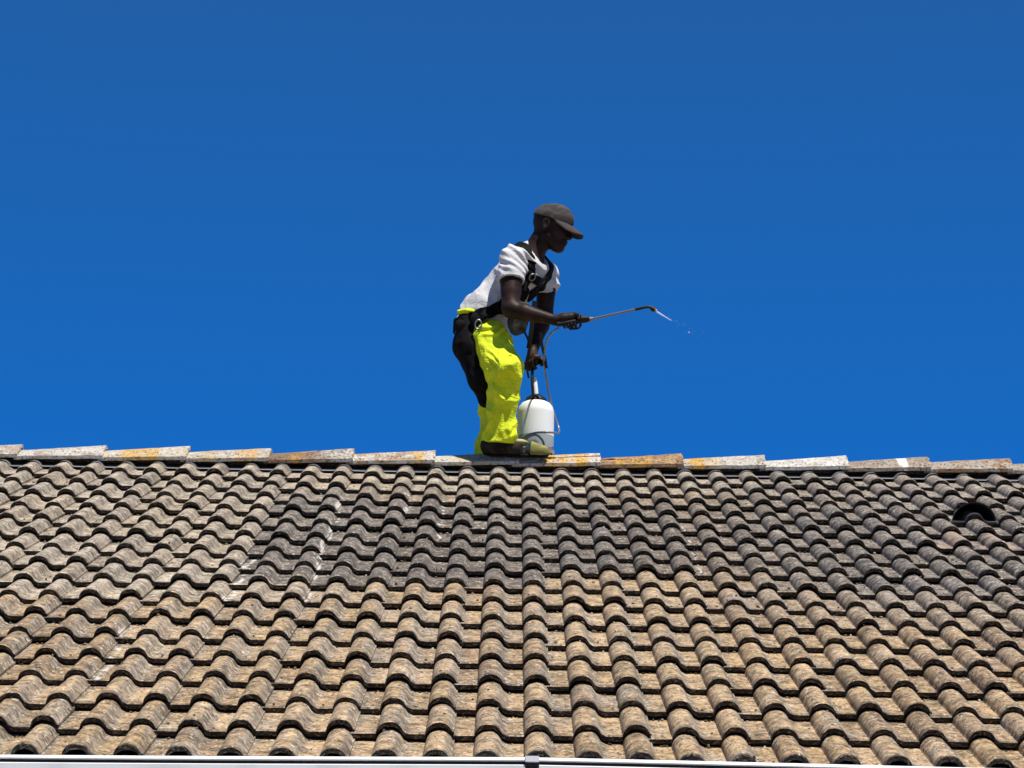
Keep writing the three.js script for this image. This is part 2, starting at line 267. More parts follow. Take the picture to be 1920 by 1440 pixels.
// hooded roof vent with a half-moon mouth
{
  const x0 = 13 * RP, z0 = -(16 - VENT[1]) * GA, r = rng(3), W = .097, H = .092;
  const plastic = new THREE.MeshStandardMaterial({ color: new THREE.Color(.022, .022, .024), roughness: .5 });
  const base = tileGeo(VENT[0], VENT[1], r);
  const vent = mesh('roof_vent', base, new THREE.MeshStandardMaterial({ map: roofMap, roughness: .9 }), house);
  vent.userData.label = 'black hooded vent tile with a half-moon mouth';
  const P = (a, k, o) => { const sc = Math.pow(1 - k, .6), w = (W - o), h = (H - o); return roofPt(x0 + Math.cos(a) * w * lerp(1, .55, k), -.002 + Math.sin(a) * h * sc - k * .02, z0 - .004 - k * .26); };
  const S = new Sheet();
  S.grid(25, 9, (u, v) => P(Math.PI * u / 24, v / 8, 0)); S.grid(25, 9, (u, v) => P(Math.PI * u / 24, v / 8, .005), true); S.grid(25, 2, (u, v) => P(Math.PI * u / 24, 0, v * .005), true);
  mesh('hood', S.build(), plastic, vent);
  const rim = new Sheet(), N = 60;
  const pr = x => Math.max(rollY(x - x0, RH), 0);
  for (const [a, b, f] of [[0, 1, false], [1, 2, true], [2, 3, true], [3, 0, true]]) { const q = [[.004, .010], [-.003, .010], [-.003, -.01], [.004, -.01]]; rim.grid(N, 2, (u, v) => { const x = x0 - .1 + .2 * u / (N - 1), k = q[v ? b : a]; return roofPt(x, pr(x) + k[0], z0 + k[1]); }, f); }
  mesh('rim', rim.build(), new THREE.MeshStandardMaterial({ color: new THREE.Color(.10, .10, .11), roughness: .45 }), vent);
}
// ---------- bodies and clothes as blended fields, meshed ----------
function nets(f, lo, hi, h) {
  const n = [0, 1, 2].map(k => Math.ceil((hi[k] - lo[k]) / h) + 2), [nx, ny, nz] = n, F = new Float32Array(nx * ny * nz), id = (i, j, k) => (k * ny + j) * nx + i;
  for (let k = 0; k < nz; k++) for (let j = 0; j < ny; j++) for (let i = 0; i < nx;) { const v = f(lo[0] + i * h, lo[1] + j * h, lo[2] + k * h); F[id(i, j, k)] = v; i++; let skip = Math.floor(v / h / 1.6) - 1; while (skip-- > 0 && i < nx) { F[id(i, j, k)] = v; i++; } }
  const P = [], V = new Int32Array(nx * ny * nz).fill(-1), I = [], C = [0, 1, nx, nx + 1, nx * ny, nx * ny + 1, nx * ny + nx, nx * ny + nx + 1], E = [[0, 1], [0, 2], [0, 4], [1, 3], [1, 5], [2, 3], [2, 6], [3, 7], [4, 5], [4, 6], [5, 7], [6, 7]];
  for (let k = 0; k < nz - 1; k++) for (let j = 0; j < ny - 1; j++) for (let i = 0; i < nx - 1; i++) {
    const b = id(i, j, k); let m = 0; for (let c = 0; c < 8; c++) if (F[b + C[c]] < 0) m |= 1 << c; if (m === 0 || m === 255) continue;
    let x = 0, y = 0, z = 0, q = 0;
    for (const [a, c] of E) { const fa = F[b + C[a]], fc = F[b + C[c]]; if ((fa < 0) === (fc < 0)) continue; const t = fa / (fa - fc); x += (a & 1) + ((c & 1) - (a & 1)) * t; y += (a >> 1 & 1) + ((c >> 1 & 1) - (a >> 1 & 1)) * t; z += (a >> 2) + ((c >> 2) - (a >> 2)) * t; q++; }
    V[b] = P.length / 3; P.push(lo[0] + (i + x / q) * h, lo[1] + (j + y / q) * h, lo[2] + (k + z / q) * h);
  }
  const quad = (a, b, c, d, s) => { if (a < 0 || b < 0 || c < 0 || d < 0) return; s ? I.push(a, b, c, a, c, d) : I.push(a, c, b, a, d, c); };
  for (let k = 1; k < nz - 1; k++) for (let j = 1; j < ny - 1; j++) for (let i = 1; i < nx - 1; i++) {
    const b = id(i, j, k), s = F[b] < 0;
    if (s !== F[b + 1] < 0) quad(V[b - nx - nx * ny], V[b - nx * ny], V[b], V[b - nx], s);
    if (s !== F[b + nx] < 0) quad(V[b - 1 - nx * ny], V[b - 1], V[b], V[b - nx * ny], s);
    if (s !== F[b + nx * ny] < 0) quad(V[b - 1 - nx], V[b - nx], V[b], V[b - 1], s);
  }
  const N = new Float32Array(P.length), T = new Float32Array(P.length / 3 * 2), e = h * .6;
  for (let q = 0; q < P.length; q += 3) { const x = P[q], y = P[q + 1], z = P[q + 2], a = f(x + e, y, z) - f(x - e, y, z), b = f(x, y + e, z) - f(x, y - e, z), c = f(x, y, z + e) - f(x, y, z - e), l = Math.hypot(a, b, c) || 1; N[q] = a / l; N[q + 1] = b / l; N[q + 2] = c / l; T[q / 3 * 2] = (x * .8 + z * .6) * 4; T[q / 3 * 2 + 1] = y * 4; }
  const g = new THREE.BufferGeometry(); g.setAttribute('position', new THREE.Float32BufferAttribute(P, 3)); g.setAttribute('normal', new THREE.BufferAttribute(N, 3)); g.setAttribute('uv', new THREE.BufferAttribute(T, 2)); g.setIndex(I); return g;
}
const cap_ = (x, y, z, a, b, ra, rb) => { const bx = b[0] - a[0], by = b[1] - a[1], bz = b[2] - a[2], px = x - a[0], py = y - a[1], pz = z - a[2], t = Math.min(1, Math.max(0, (px * bx + py * by + pz * bz) / (bx * bx + by * by + bz * bz + 1e-9))), dx = px - bx * t, dy = py - by * t, dz = pz - bz * t; return Math.sqrt(dx * dx + dy * dy + dz * dz) - (ra + (rb - ra) * t); };
const ell = (x, y, z, c, r) => { const a = (x - c[0]) / r[0], b = (y - c[1]) / r[1], d = (z - c[2]) / r[2], k = Math.sqrt(a * a + b * b + d * d); return (k - 1) * Math.min(r[0], r[1], r[2]) * (k > 1 ? 1 : 1); };
const smin = (a, b, k) => { const h = Math.max(k - Math.abs(a - b), 0) / k; return Math.min(a, b) - h * h * k * .25; };
const smax = (a, b, k) => -smin(-a, -b, k);
const n3 = (x, y, z) => (vn(x + z * .37, y) + vn(y * .9 + 13, z + x * .31) + vn(z * 1.1 + 5, x + y * .29)) / 3 - .5;
const sub = (a, b) => [a[0] - b[0], a[1] - b[1], a[2] - b[2]], add = (a, b, s = 1) => [a[0] + b[0] * s, a[1] + b[1] * s, a[2] + b[2] * s], dot = (a, b) => a[0] * b[0] + a[1] * b[1] + a[2] * b[2], len = a => Math.hypot(...a), nrm = a => { const l = len(a); return a.map(v => v / l); }, crs = (a, b) => [a[1] * b[2] - a[2] * b[1], a[2] * b[0] - a[0] * b[2], a[0] * b[1] - a[1] * b[0]], mid = (a, b, t) => add(a, sub(b, a), t);

// the man's joints (metres; ridge frame: x along the ridge, y up, z towards the street from the ridge line)
const J = { pelvis: [-.272, 5.405, -.02], hipR: [-.198, 5.335, .075], kneeR: [-.128, 5.155, .180], ankleR: [-.148, 4.835, .105], hipL: [-.245, 5.405, -.11], kneeL: [-.165, 5.150, -.06], ankleL: [-.200, 4.84, -.14], waist: [-.225, 5.508, -.02], chest: [-.078, 5.690, 0], neck: [.004, 5.84, -.005], shR: [-.105, 5.737, .155], elR: [-.105, 5.466, .225], wrR: [.115, 5.402, .26], shL: [.075, 5.765, -.15], elL: [.065, 5.55, -.16], wrL: [.006, 5.335, -.085] };
const headO = [.098, 5.962, .012], yaw = 16 * R, pit = -17 * R;
const hF = [Math.cos(yaw) * Math.cos(pit), Math.sin(pit), Math.sin(yaw) * Math.cos(pit)], hS = nrm(crs(hF, [0, 1, 0])), hU = crs(hS, hF);
const HS = 1.0;
const toHead = (x, y, z) => { const d = [x - headO[0], y - headO[1], z - headO[2]]; return [dot(d, hF) / HS, dot(d, hU) / HS, dot(d, hS) / HS]; };
const fromHead = (a, b, c) => add(add(add(headO, hF, a * HS), hU, b * HS), hS, c * HS);
function headF(x, y, z) {
  const [a, b, c0] = toHead(x, y, z); if (a * a + b * b + c0 * c0 > .06) return (Math.sqrt(a * a + b * b + c0 * c0) - .17) * HS; const c = Math.abs(c0);
  let d = ell(a, b, c, [-.012, .022, 0], [.095, .086, .074]);
  d = smin(d, ell(a, b, c, [.034, -.035, 0], [.058, .080, .057]), .03);
  d = smin(d, cap_(a, b, c, [.0, -.065, .048], [.062, -.1, .012], .016, .018), .03);
  d = smin(d, ell(a, b, c, [.066, -.098, 0], [.024, .020, .024]), .02);
  d = smin(d, cap_(a, b, c, [.078, .012, .01], [.07, .012, .045], .011, .010), .018);      // brow
  d = smin(d, ell(a, b, c, [.060, -.030, .042], [.022, .018, .018]), .02);                  // cheek
  d = smax(d, -ell(a, b, c, [.094, -.006, .033], [.017, .013, .018]), .012);                // eye hollow
  d = smin(d, ell(a, b, c, [.078, -.006, .032], [.0125, .0115, .0125]), .004);
  d = smin(d, cap_(a, b, c, [.090, .0, 0], [.106, -.034, 0], .008, .012), .012);            // nose
  d = smin(d, ell(a, b, c, [.096, -.040, .013], [.010, .008, .009]), .008);
  d = smin(d, ell(a, b, c, [.088, -.062, 0], [.014, .007, .024]), .006);                    // lips
  d = smin(d, ell(a, b, c, [.086, -.075, 0], [.013, .008, .020]), .006);
  d = Math.min(d, d);
  let e = ell(a, b, c, [-.012, -.012, .076], [.022, .034, .011]); e = smax(e, -ell(a, b, c, [-.008, -.010, .089], [.013, .022, .011]), .006);
  d = smin(d, e, .008);
  return d * HS;
}
// a closed hand round a bar: o bar centre, ax bar direction, pm direction from the bar to the palm
function hand(o, ax, pm, rb, wrist, side) {
  ax = nrm(ax); pm = nrm(add(pm, ax, -dot(pm, ax))); const q = crs(ax, pm), parts = [];
  const at = (t, ang, r) => add(add(add(o, ax, t), pm, Math.cos(ang) * r), q, Math.sin(ang) * r);
  const F = [[-.030, .0072, .92], [-.010, .0082, 1.02], [.010, .0086, 1.06], [.030, .0080, 1]];
  F.forEach(([t, r, l], k) => { const R0 = rb + r + .001, A = [.35, 1.25 * l, 2.35 * l, 3.35 * l]; const pts = A.map((a, m) => at(t * (1 - .06 * m), side * a, R0 + (m === 0 ? .012 : m === 1 ? .004 : 0))); for (let m = 0; m < 3; m++) parts.push([pts[m], pts[m + 1], r * (1.12 - .1 * m), r * (1.02 - .1 * m)]); });
  const th = [at(.036, -side * .35, rb + .022), at(.052, -side * 1.1, rb + .013), at(.046, -side * 1.9, rb + .011)];
  const palm = [at(-.024, 0, rb + .016), at(.026, 0, rb + .016)], heel = mid(mid(palm[0], palm[1], .5), wrist, .45);
  return (x, y, z) => {
    let d = cap_(x, y, z, palm[0], palm[1], .019, .020); d = smin(d, cap_(x, y, z, mid(palm[0], palm[1], .5), heel, .026, .024), .02); d = smin(d, cap_(x, y, z, heel, wrist, .025, .024), .02);
    let t = cap_(x, y, z, heel, th[0], .014, .0125); t = smin(t, cap_(x, y, z, th[0], th[1], .0115, .0102), .006); t = smin(t, cap_(x, y, z, th[1], th[2], .0100, .0088), .005); d = smin(d, t, .010);
    let f = 9; for (const p of parts) f = Math.min(f, cap_(x, y, z, p[0], p[1], p[2], p[3]));
    return smin(d, f, .006);
  };
}
const gripR = [.182, 5.387, .276], gripAx = [.985, .16, .03], gripL = [.008, 5.262, -.052];
const handR = hand(gripR, gripAx, [-.12, .55, -.3], .0135, J.wrR, -1), handL = hand(gripL, [.55, .02, .84], [-.05, 1, -.1], .0135, J.wrL, 1);
function torsoF(x, y, z, g) {
  let d = cap_(x, y, z, J.pelvis, J.waist, .118 + g, .110 + g); d = smin(d, cap_(x, y, z, J.waist, J.chest, .104 + g, .112 + g), .06);
  d = smin(d, cap_(x, y, z, mid(J.shR, J.shL, .12), mid(J.shR, J.shL, .88), .062 + g, .062 + g), .08);
  d = smin(d, cap_(x, y, z, J.chest, add(J.neck, [-.01, -.01, 0]), .075 + g, .055 + g), .07); return d;
}
const armF = (x, y, z) => { let d = cap_(x, y, z, J.shR, J.elR, .053, .043); d = smin(d, cap_(x, y, z, mid(J.shR, J.elR, .3), mid(J.shR, J.elR, .65), .050, .047), .02); d = smin(d, cap_(x, y, z, J.elR, mid(J.elR, J.wrR, .3), .040, .042), .02); d = smin(d, cap_(x, y, z, mid(J.elR, J.wrR, .3), J.wrR, .041, .025), .015); let e = cap_(x, y, z, J.shL, J.elL, .053, .042); e = smin(e, cap_(x, y, z, J.elL, mid(J.elL, J.wrL, .3), .039, .040), .02); e = smin(e, cap_(x, y, z, mid(J.elL, J.wrL, .3), J.wrL, .039, .024), .015); return Math.min(d, e); };
const legF = (x, y, z) => { let d = 9; for (const s of ['R', 'L']) { const h = J['hip' + s], k = J['knee' + s], a = J['ankle' + s]; let e = cap_(x, y, z, h, k, .065, .042); e = smin(e, cap_(x, y, z, k, a, .040, .030), .03); d = smin(d, e, .02); } return d; };
const bodyF = (x, y, z) => { let d = smin(torsoF(x, y, z, -.014), armF(x, y, z), .03); d = smin(d, legF(x, y, z), .04); d = smin(d, cap_(x, y, z, add(J.neck, [-.012, -.03, 0]), fromHead(-.028, -.045, 0), .056, .052), .03); d = smin(d, headF(x, y, z), .02); d = smin(d, Math.min(handR(x, y, z), handL(x, y, z)), .012); return d; };

const BASE = [-.13, 4.77, .06];
const man = thing('person', 'man in dark cap, white T-shirt and bright yellow trousers crouching on the roof ridge', 'person', EX + BASE[0], BASE[1], ridge[2] + BASE[2]);
const wear = (name, geo, mat, parent = man) => { geo.translate(-BASE[0], -BASE[1], -BASE[2]); return mesh(name, geo, mat, parent); };
const cloth = tex(256, 256, (i, j) => { const n = .5 + .25 * Math.sin(i * Math.PI / 2) * Math.sin(j * Math.PI / 2) + .5 * (fb(i / 20, j / 20, 3) - .5); return [n, n, n]; }, false);
cloth.repeat.set(4, 4);
const blotch = (a, b, f, lo, hi) => { const t = tex(256, 256, (i, j) => mix3(a, b, ss(lo, hi, fb(i / f, j / f, 4)))); return t; };
const wrinkle = tex(512, 512, (i, j) => { const u = i / 512 * 6, v = j / 512 * 6, wx = fb(u * .9 + 3, v * .9, 2) * 2.4, wy = fb(u * .9 + 31, v * .9 + 7, 2) * 2.4, e = (q, o) => { const t = Math.abs(2 * fb(u * q + wx + o, v * q * 1.5 + wy + (u - 3) * .5, 2) - 1); return Math.pow(1 - Math.min(1, t * 2.6), 1.6); }; const n = .5 + .30 * e(1, 0) - .30 * e(1.3, 50) + .16 * e(2.6, 90) - .14 * e(3.1, 130); return [n, n, n]; }, false, THREE.MirroredRepeatWrapping);
M.skin = new THREE.MeshPhysicalMaterial({ map: blotch([.022, .012, .009], [.036, .020, .015], 30, .3, .7), roughness: .48, specularIntensity: .22 });
M.shirt = new THREE.MeshStandardMaterial({ map: blotch([.52, .51, .51], [.59, .58, .58], 50, .3, .7), roughness: .95, bumpMap: wrinkle, bumpScale: .0018 });
M.yellow = new THREE.MeshStandardMaterial({ map: blotch([.62, .71, .006], [.69, .78, .009], 40, .3, .7), roughness: .85, bumpMap: wrinkle, bumpScale: .0032 });
M.black = new THREE.MeshPhysicalMaterial({ specularIntensity: .15, map: blotch([.004, .004, .0045], [.010, .0095, .0095], 22, .3, .7), roughness: .75, bumpMap: cloth, bumpScale: .0015 });
M.capm = new THREE.MeshStandardMaterial({ map: blotch([.032, .026, .024], [.070, .057, .052], 26, .35, .65), roughness: .95, bumpMap: cloth, bumpScale: .001 });
M.boot = new THREE.MeshPhysicalMaterial({ specularIntensity: .3, map: blotch([.012, .009, .007], [.035, .027, .018], 24, .35, .7), roughness: .85 });  // near-black: shade on the boot sides is put into this colour
M.olive = new THREE.MeshStandardMaterial({ map: blotch([.16, .15, .030], [.26, .24, .06], 24, .35, .7), roughness: .85 });
M.metal = new THREE.MeshStandardMaterial({ color: new THREE.Color(.24, .24, .23), metalness: .8, roughness: .4 });

{ // body: coarse where clothes cover it, fine at the head and hands
  const parts = [nets((x, y, z) => Math.max(bodyF(x, y, z), -(Math.hypot(x - .098, y - 5.96, z - .01) - .115), -(Math.hypot(x - .165, y - 5.39, z - .27) - .06), -(Math.hypot(x - .008, y - 5.275, z + .06) - .06)), [-.45, 4.78, -.28], [.28, 6.08, .42], .0085),
  nets((x, y, z) => Math.max(bodyF(x, y, z), Math.hypot(x - .098, y - 5.96, z - .01) - .125), [-.06, 5.80, -.14], [.26, 6.12, .16], .0032),
  nets((x, y, z) => Math.max(bodyF(x, y, z), Math.hypot(x - .165, y - 5.39, z - .27) - .068), [.08, 5.30, .18], [.26, 5.47, .36], .0028),
  nets((x, y, z) => Math.max(bodyF(x, y, z), Math.hypot(x - .008, y - 5.275, z + .06) - .068), [-.07, 5.19, -.14], [.09, 5.36, .03], .0028)];
  wear('body', mergeGeometries(parts), M.skin);
}
// shirt: leans with the trunk, sleeves ending above the elbows, hem hidden by the belt
const sleeveEnd = (x, y, z, a, b, t) => { const c = mid(a, b, t), n = nrm(sub(b, a)); return (x - c[0]) * n[0] + (y - c[1]) * n[1] + (z - c[2]) * n[2]; };
function shirtF(x, y, z) {
  let d = torsoF(x, y, z, .008);
  for (const [s, e, t] of [[J.shR, J.elR, .44], [J.shL, J.elL, .50]]) { const end = sleeveEnd(x, y, z, s, e, t); let v = Math.max(cap_(x, y, z, add(s, nrm(sub(e, s)), -.01), e, .063, .074), end); v = Math.max(v, -Math.max(cap_(x, y, z, s, e, .050, .057), -(end + .018))); d = smin(d, v, .035); d = Math.max(d, -Math.max(cap_(x, y, z, mid(s, e, .3), e, .050, .057), -(end + .016))); }
  const ax = nrm(sub(J.chest, J.waist)), u = dot(sub([x, y, z], J.waist), ax);
  const en = sleeveEnd(x, y, z, J.shR, J.elR, .44), d0 = d, calm = cap_(x, y, z, J.shR, J.elR, .1, .1) < 0 ? ss(.002, .045, -en) : 1;
  d += .006 * Math.sin((y * 52 + x * 34 + 3 * n3(x * 9, y * 9, z * 9) * 4)) * ss(.02, .16, Math.abs(z)) * .55 + n3(x * 14, y * 14, z * 14) * .020 + n3(x * 34, y * 26, z * 34) * .009 - .004 * (1 - 2 * Math.min(1, 5 * Math.abs(n3(x * 14 + y * 12, y * 8 - x * 6, z * 12))));
  d += -.0038 * Math.sin((x * .9 + y) * 118 + n3(x * 12, y * 12, z * 12) * 9) * ss(.07, .13, z) * ss(5.62, 5.68, y);
  d = lerp(d0, d, .15 + .85 * calm);
  d = Math.max(d, -(u + .075), Math.hypot(x, y, z) * 0 - 1);
  const nk = cap_(x, y, z, add(J.neck, [.012, -.055, .03]), fromHead(-.02, -.04, 0), .058, .078); return smax(d, -nk, .006);
}
wear('shirt', nets(shirtF, [-.42, 5.36, -.30], [.20, 5.90, .33], .0055), M.shirt);
function trouF(x, y, z) {
  let d = cap_(x, y, z, add(J.pelvis, [.01, .07, 0]), add(J.pelvis, [.01, 0, 0]), .112, .112);
  let r = cap_(x, y, z, J.hipR, J.kneeR, .108, .082); r = smin(r, cap_(x, y, z, J.kneeR, add(J.ankleR, [.0, 0, .005]), .083, .063), .03);
  r = smin(r, cap_(x, y, z, add(J.ankleR, [.01, .045, .02]), add(J.ankleR, [.030, -.010, .02]), .055, .050), .03);
  r = smin(r, cap_(x, y, z, add(J.ankleR, [-.01, .05, .015]), add(J.ankleR, [-.025, -.012, .012]), .052, .050), .03);
  r = smin(r, cap_(x, y, z, add(J.kneeR, [-.058, -.04, .050]), add(J.ankleR, [-.046, .02, .040]), .010, .010), .035);
  { const q = ss(5.20, 5.10, y); if (q > 0) { const px = x + .128 + (5.14 - y) * .07, pz = z - .180 + (5.15 - y) * .234; r = smax(r, (-px * .93 + pz * .36) - .066 - (1 - q) * .05 - .03 * ss(5.02, 4.86, y), .006); r = smax(r, (px * .20 + pz * .98) - .070 - (1 - q) * .05, .008); } }
  let l = cap_(x, y, z, J.hipL, J.kneeL, .105, .085); l = smin(l, cap_(x, y, z, J.kneeL, J.ankleL, .080, .066), .03);
  d = smin(d, r, .05); d = smin(d, l, .03);
  const kn = ss(.16, 0, Math.abs(y - 5.17)), lo = ss(5.15, 4.9, y);
  const w1 = n3(x * 7, y * 7, z * 7), w2 = n3(x * 13 + 7, y * 13, z * 13), rg = (f, g, o) => 1 - 2 * Math.min(1, 5 * Math.abs(n3(x * f + y * g * .6 + o, y * g - x * f * .5, z * f)));
  const m1 = ss(-.05, .10, w1), m2 = ss(-.02, .12, n3(x * 9 + 40, y * 9, z * 9));
  d += -.0075 * rg(10, 8, 3) - .0055 * rg(19, 14, 9) + w2 * .016 + n3(x * 60, y * 40, z * 60) * .003;
  d += .0050 * m1 * Math.sin(y * 105 - x * 60 + w1 * 30 + w2 * 10) * ss(5.14, 5.26, y) + .0045 * m2 * Math.sin(y * 120 + x * 80 + w1 * 34) * kn + .0045 * m1 * lo * Math.sin(y * 90 + x * 80 + w1 * 34) + .004 * m2 * lo * Math.sin((x - z * .6) * 120 + w1 * 14);
  const top = (y - 5.515) + (x + .25) * -.25; d = Math.max(d, top);
  d = Math.max(d, -(y - 4.812 + (z > -.02 ? (x + .15) * .02 : 0) + n3(x * 20, 1, z * 20) * .02));
  return d;
}
wear('trousers', nets(trouF, [-.46, 4.76, -.28], [.06, 5.56, .42], .0055), M.yellow);
{ // boots: right one on the ridge tile, left one behind the ridge
  const bootF = (o, side) => (x, y, z) => {
    let px = x - o[0], py = y - o[1], pz = z - o[2]; const tw = side > 0 ? .36 : -.3, c = Math.cos(tw), s = Math.sin(tw); const qy = py * c + pz * s, qz = -py * s + pz * c;
    const yw = -.12, cx = Math.cos(yw), sx = Math.sin(yw); const ux = px * cx - qz * sx, uz = px * sx + qz * cx;
    let d = cap_(ux, qy, uz, [-.075, .05, 0], [.115, .034, 0], .044, .036); d = smin(d, cap_(ux, qy, uz, [.115, .034, -.005], [.185, .027, -.005], .040, .031), .03); d = smin(d, cap_(ux, qy, uz, [-.035, .05, 0], [-.028, .11, 0], .036, .034), .03);
    return [smax(d, -(qy - .004), .008), ux, qy];
  };
  const oR = [-.125, 4.757, .098], oL = [-.150, 4.735, -.150];
  for (const [o, s] of [[oR, 1], [oL, -1]]) {
    const f = bootF(o, s), lo = [o[0] - .17, o[1] - .09, o[2] - .11], hi = [o[0] + .26, o[1] + .22, o[2] + .11];
    const b = wear('boot', nets((x, y, z) => { const q = f(x, y, z); return smax(q[0], q[1] - .085, .004) + n3(x * 40, y * 40, z * 40) * .003; }, lo, hi, .005), M.boot);
    wear('toe_cap', nets((x, y, z) => { const q = f(x, y, z); return smax(smax(q[0] - .003, .128 - q[1], .008), .014 - q[2], .004) + n3(x * 30, y * 30, z * 30) * .004; }, lo, hi, .005), M.olive, b);
    if (s > 0) wear('tongue', nets((x, y, z) => ell(x, y, z, [-.075, 4.822, .112], [.066, .019, .040]) + n3(x * 30, y * 30, z * 30) * .006, [-.16, 4.78, .05], [.01, 4.86, .17], .005), new THREE.MeshStandardMaterial({ map: blotch([.34, .31, .12], [.42, .38, .18], 24, .3, .7), roughness: .9 }), b);  // paler lump: the lit top of the boot put into the colour
    wear('sole', nets((x, y, z) => { const q = f(x, y, z); return Math.max(q[0] - .005, q[2] - .016); }, lo, hi, .005), M.black, b);
  }
}
{ // cap with a curved brim
  const crown = (x, y, z) => { const [a, b, c] = toHead(x, y, z); let d = ell(a, b, c, [-.010, .030, 0], [.1035, .084, .083]); d = smin(d, ell(a, b, c, [.03, .055, 0], [.055, .055, .055]), .03); d += n3(x * 26, y * 26, z * 26) * .008 + .0012 * Math.cos(Math.atan2(c, a + .01) * 6); d = Math.max(d, -(b - .022 + a * .10)); d = Math.max(d, -ell(a, b, c, [-.010, .022, 0], [.098, .079, .077])); return d * HS; };
  const cap = wear('cap', nets(crown, [-.06, 5.90, -.13], [.27, 6.13, .16], .0034), M.capm);
  const S = new Sheet(), nu = 17, nv = 9;
  const B = (u, v, o) => { const t = u / (nu - 1) * 2 - 1, k = v / (nv - 1), w = t * .076, a0 = -.010 + .1 * Math.sqrt(Math.max(0, 1 - Math.pow(w / .083, 2))), l = .086 * Math.sqrt(Math.max(0, 1 - Math.pow(Math.abs(t), 3.2) * .96)); return fromHead(a0 - .008 + l * k, .021 + .002 - (.012 * k + .034 * t * t * k + .022 * k * k) * l / .086 + o, w * (1 + .05 * k)); };
  S.grid(nu, nv, (u, v) => B(u, v, .003), true); S.grid(nu, nv, (u, v) => B(u, v, -.003)); S.grid(nu, 2, (u, v) => B(u, nv - 1, v ? -.003 : .003), true);
  wear('brim', S.build(), M.capm, cap);
  const bt = new THREE.SphereGeometry(.008, 10, 8); bt.scale(1, .6, 1); bt.translate(...fromHead(-.006, .118, 0)); wear('button', bt, M.capm, cap);
}
// straps that lie on what is under them
function pushOut(f, p, o) { let q = [...p]; for (let k = 0; k < 24; k++) { const e = .004, d = f(...q) - o, g = nrm([f(q[0] + e, q[1], q[2]) - f(q[0] - e, q[1], q[2]), f(q[0], q[1] + e, q[2]) - f(q[0], q[1] - e, q[2]), f(q[0], q[1], q[2] + e) - f(q[0], q[1], q[2] - e)]); q = add(q, g, -d * .7); } const e = .012; return [q, nrm([f(q[0] + e, q[1], q[2]) - f(q[0] - e, q[1], q[2]), f(q[0], q[1] + e, q[2]) - f(q[0], q[1] - e, q[2]), f(q[0], q[1], q[2] + e) - f(q[0], q[1], q[2] - e)])]; }
function strap(f, pts, w, th, o = .003, n = 40, free) {
  const cv = new THREE.CatmullRomCurve3(pts.map(p => new THREE.Vector3(...p))), L = []; for (let k = 0; k <= n; k++) { const p = cv.getPoint(k / n); L.push(free ? [[p.x, p.y, p.z], free] : pushOut(f, [p.x, p.y, p.z], o)); }
  const S = new Sheet(), fr = L.map(([p, nn], k) => { const t = nrm(sub(L[Math.min(n, k + 1)][0], L[Math.max(0, k - 1)][0])), b = nrm(crs(t, nn)); return [p, nn, b]; });
  const at = (k, a, c) => add(add(fr[k][0], fr[k][2], a * w / 2), fr[k][1], c);
  for (const [p, q] of [[[-1, th], [1, th]], [[1, th], [1, -th * .3]], [[1, -th * .3], [-1, -th * .3]], [[-1, -th * .3], [-1, th]]]) S.grid(2, n + 1, (u, v) => at(v, ...(u ? q : p)), true);
  return S.build();
}
const both = (x, y, z) => smin(shirtF(x, y, z), trouF(x, y, z), .02);
const harness = wear('harness', mergeGeometries([
  strap(shirtF, [[-.085, 5.85, .02], [-.048, 5.85, .09], [-.012, 5.75, .13], [.008, 5.65, .14], [.012, 5.56, .13], [.005, 5.49, .12]], .055, .006),
  strap(shirtF, [[.03, 5.86, -.09], [.085, 5.80, -.05], [.088, 5.72, -.02], [.060, 5.62, .03], [.035, 5.53, .07]], .062, .006),
  strap(shirtF, [[.0, 5.655, .14], [.04, 5.655, .08], [.085, 5.66, .0]], .045, .007),
]), M.black);
{
  const [p, n] = pushOut(shirtF, [.01, 5.645, .14], .012); const g = new THREE.TorusGeometry(.018, .004, 8, 20); g.lookAt(new THREE.Vector3(...n)); g.translate(...p); wear('buckle', g, M.metal, harness);
  const [p2, n2] = pushOut(shirtF, [-.005, 5.60, .14], .01); const k = box(.045, .05, .012); k.lookAt(new THREE.Vector3(...n2)); k.translate(...p2); wear('buckle', k, M.black, harness);
}
wear('waist_belt', mergeGeometries([strap(both, Array.from({ length: 13 }, (_, k) => { const a = k / 12 * Math.PI * 2; return [-.245 + .15 * Math.cos(a), 5.475 + .04 * Math.cos(a), -.02 + .17 * Math.sin(a)]; }), .058, .008, .004, 72), strap(both, [[-.37, 5.44, .05], [-.27, 5.44, .14], [-.17, 5.50, .13], [-.11, 5.54, .12]], .05, .012, .01)]), M.black);
const lump = (c, r, amp, seed, f2) => (x, y, z) => (f2 ? f2(x, y, z) : ell(x, y, z, c, r)) + n3(x * 30 + seed, y * 30, z * 30) * amp;
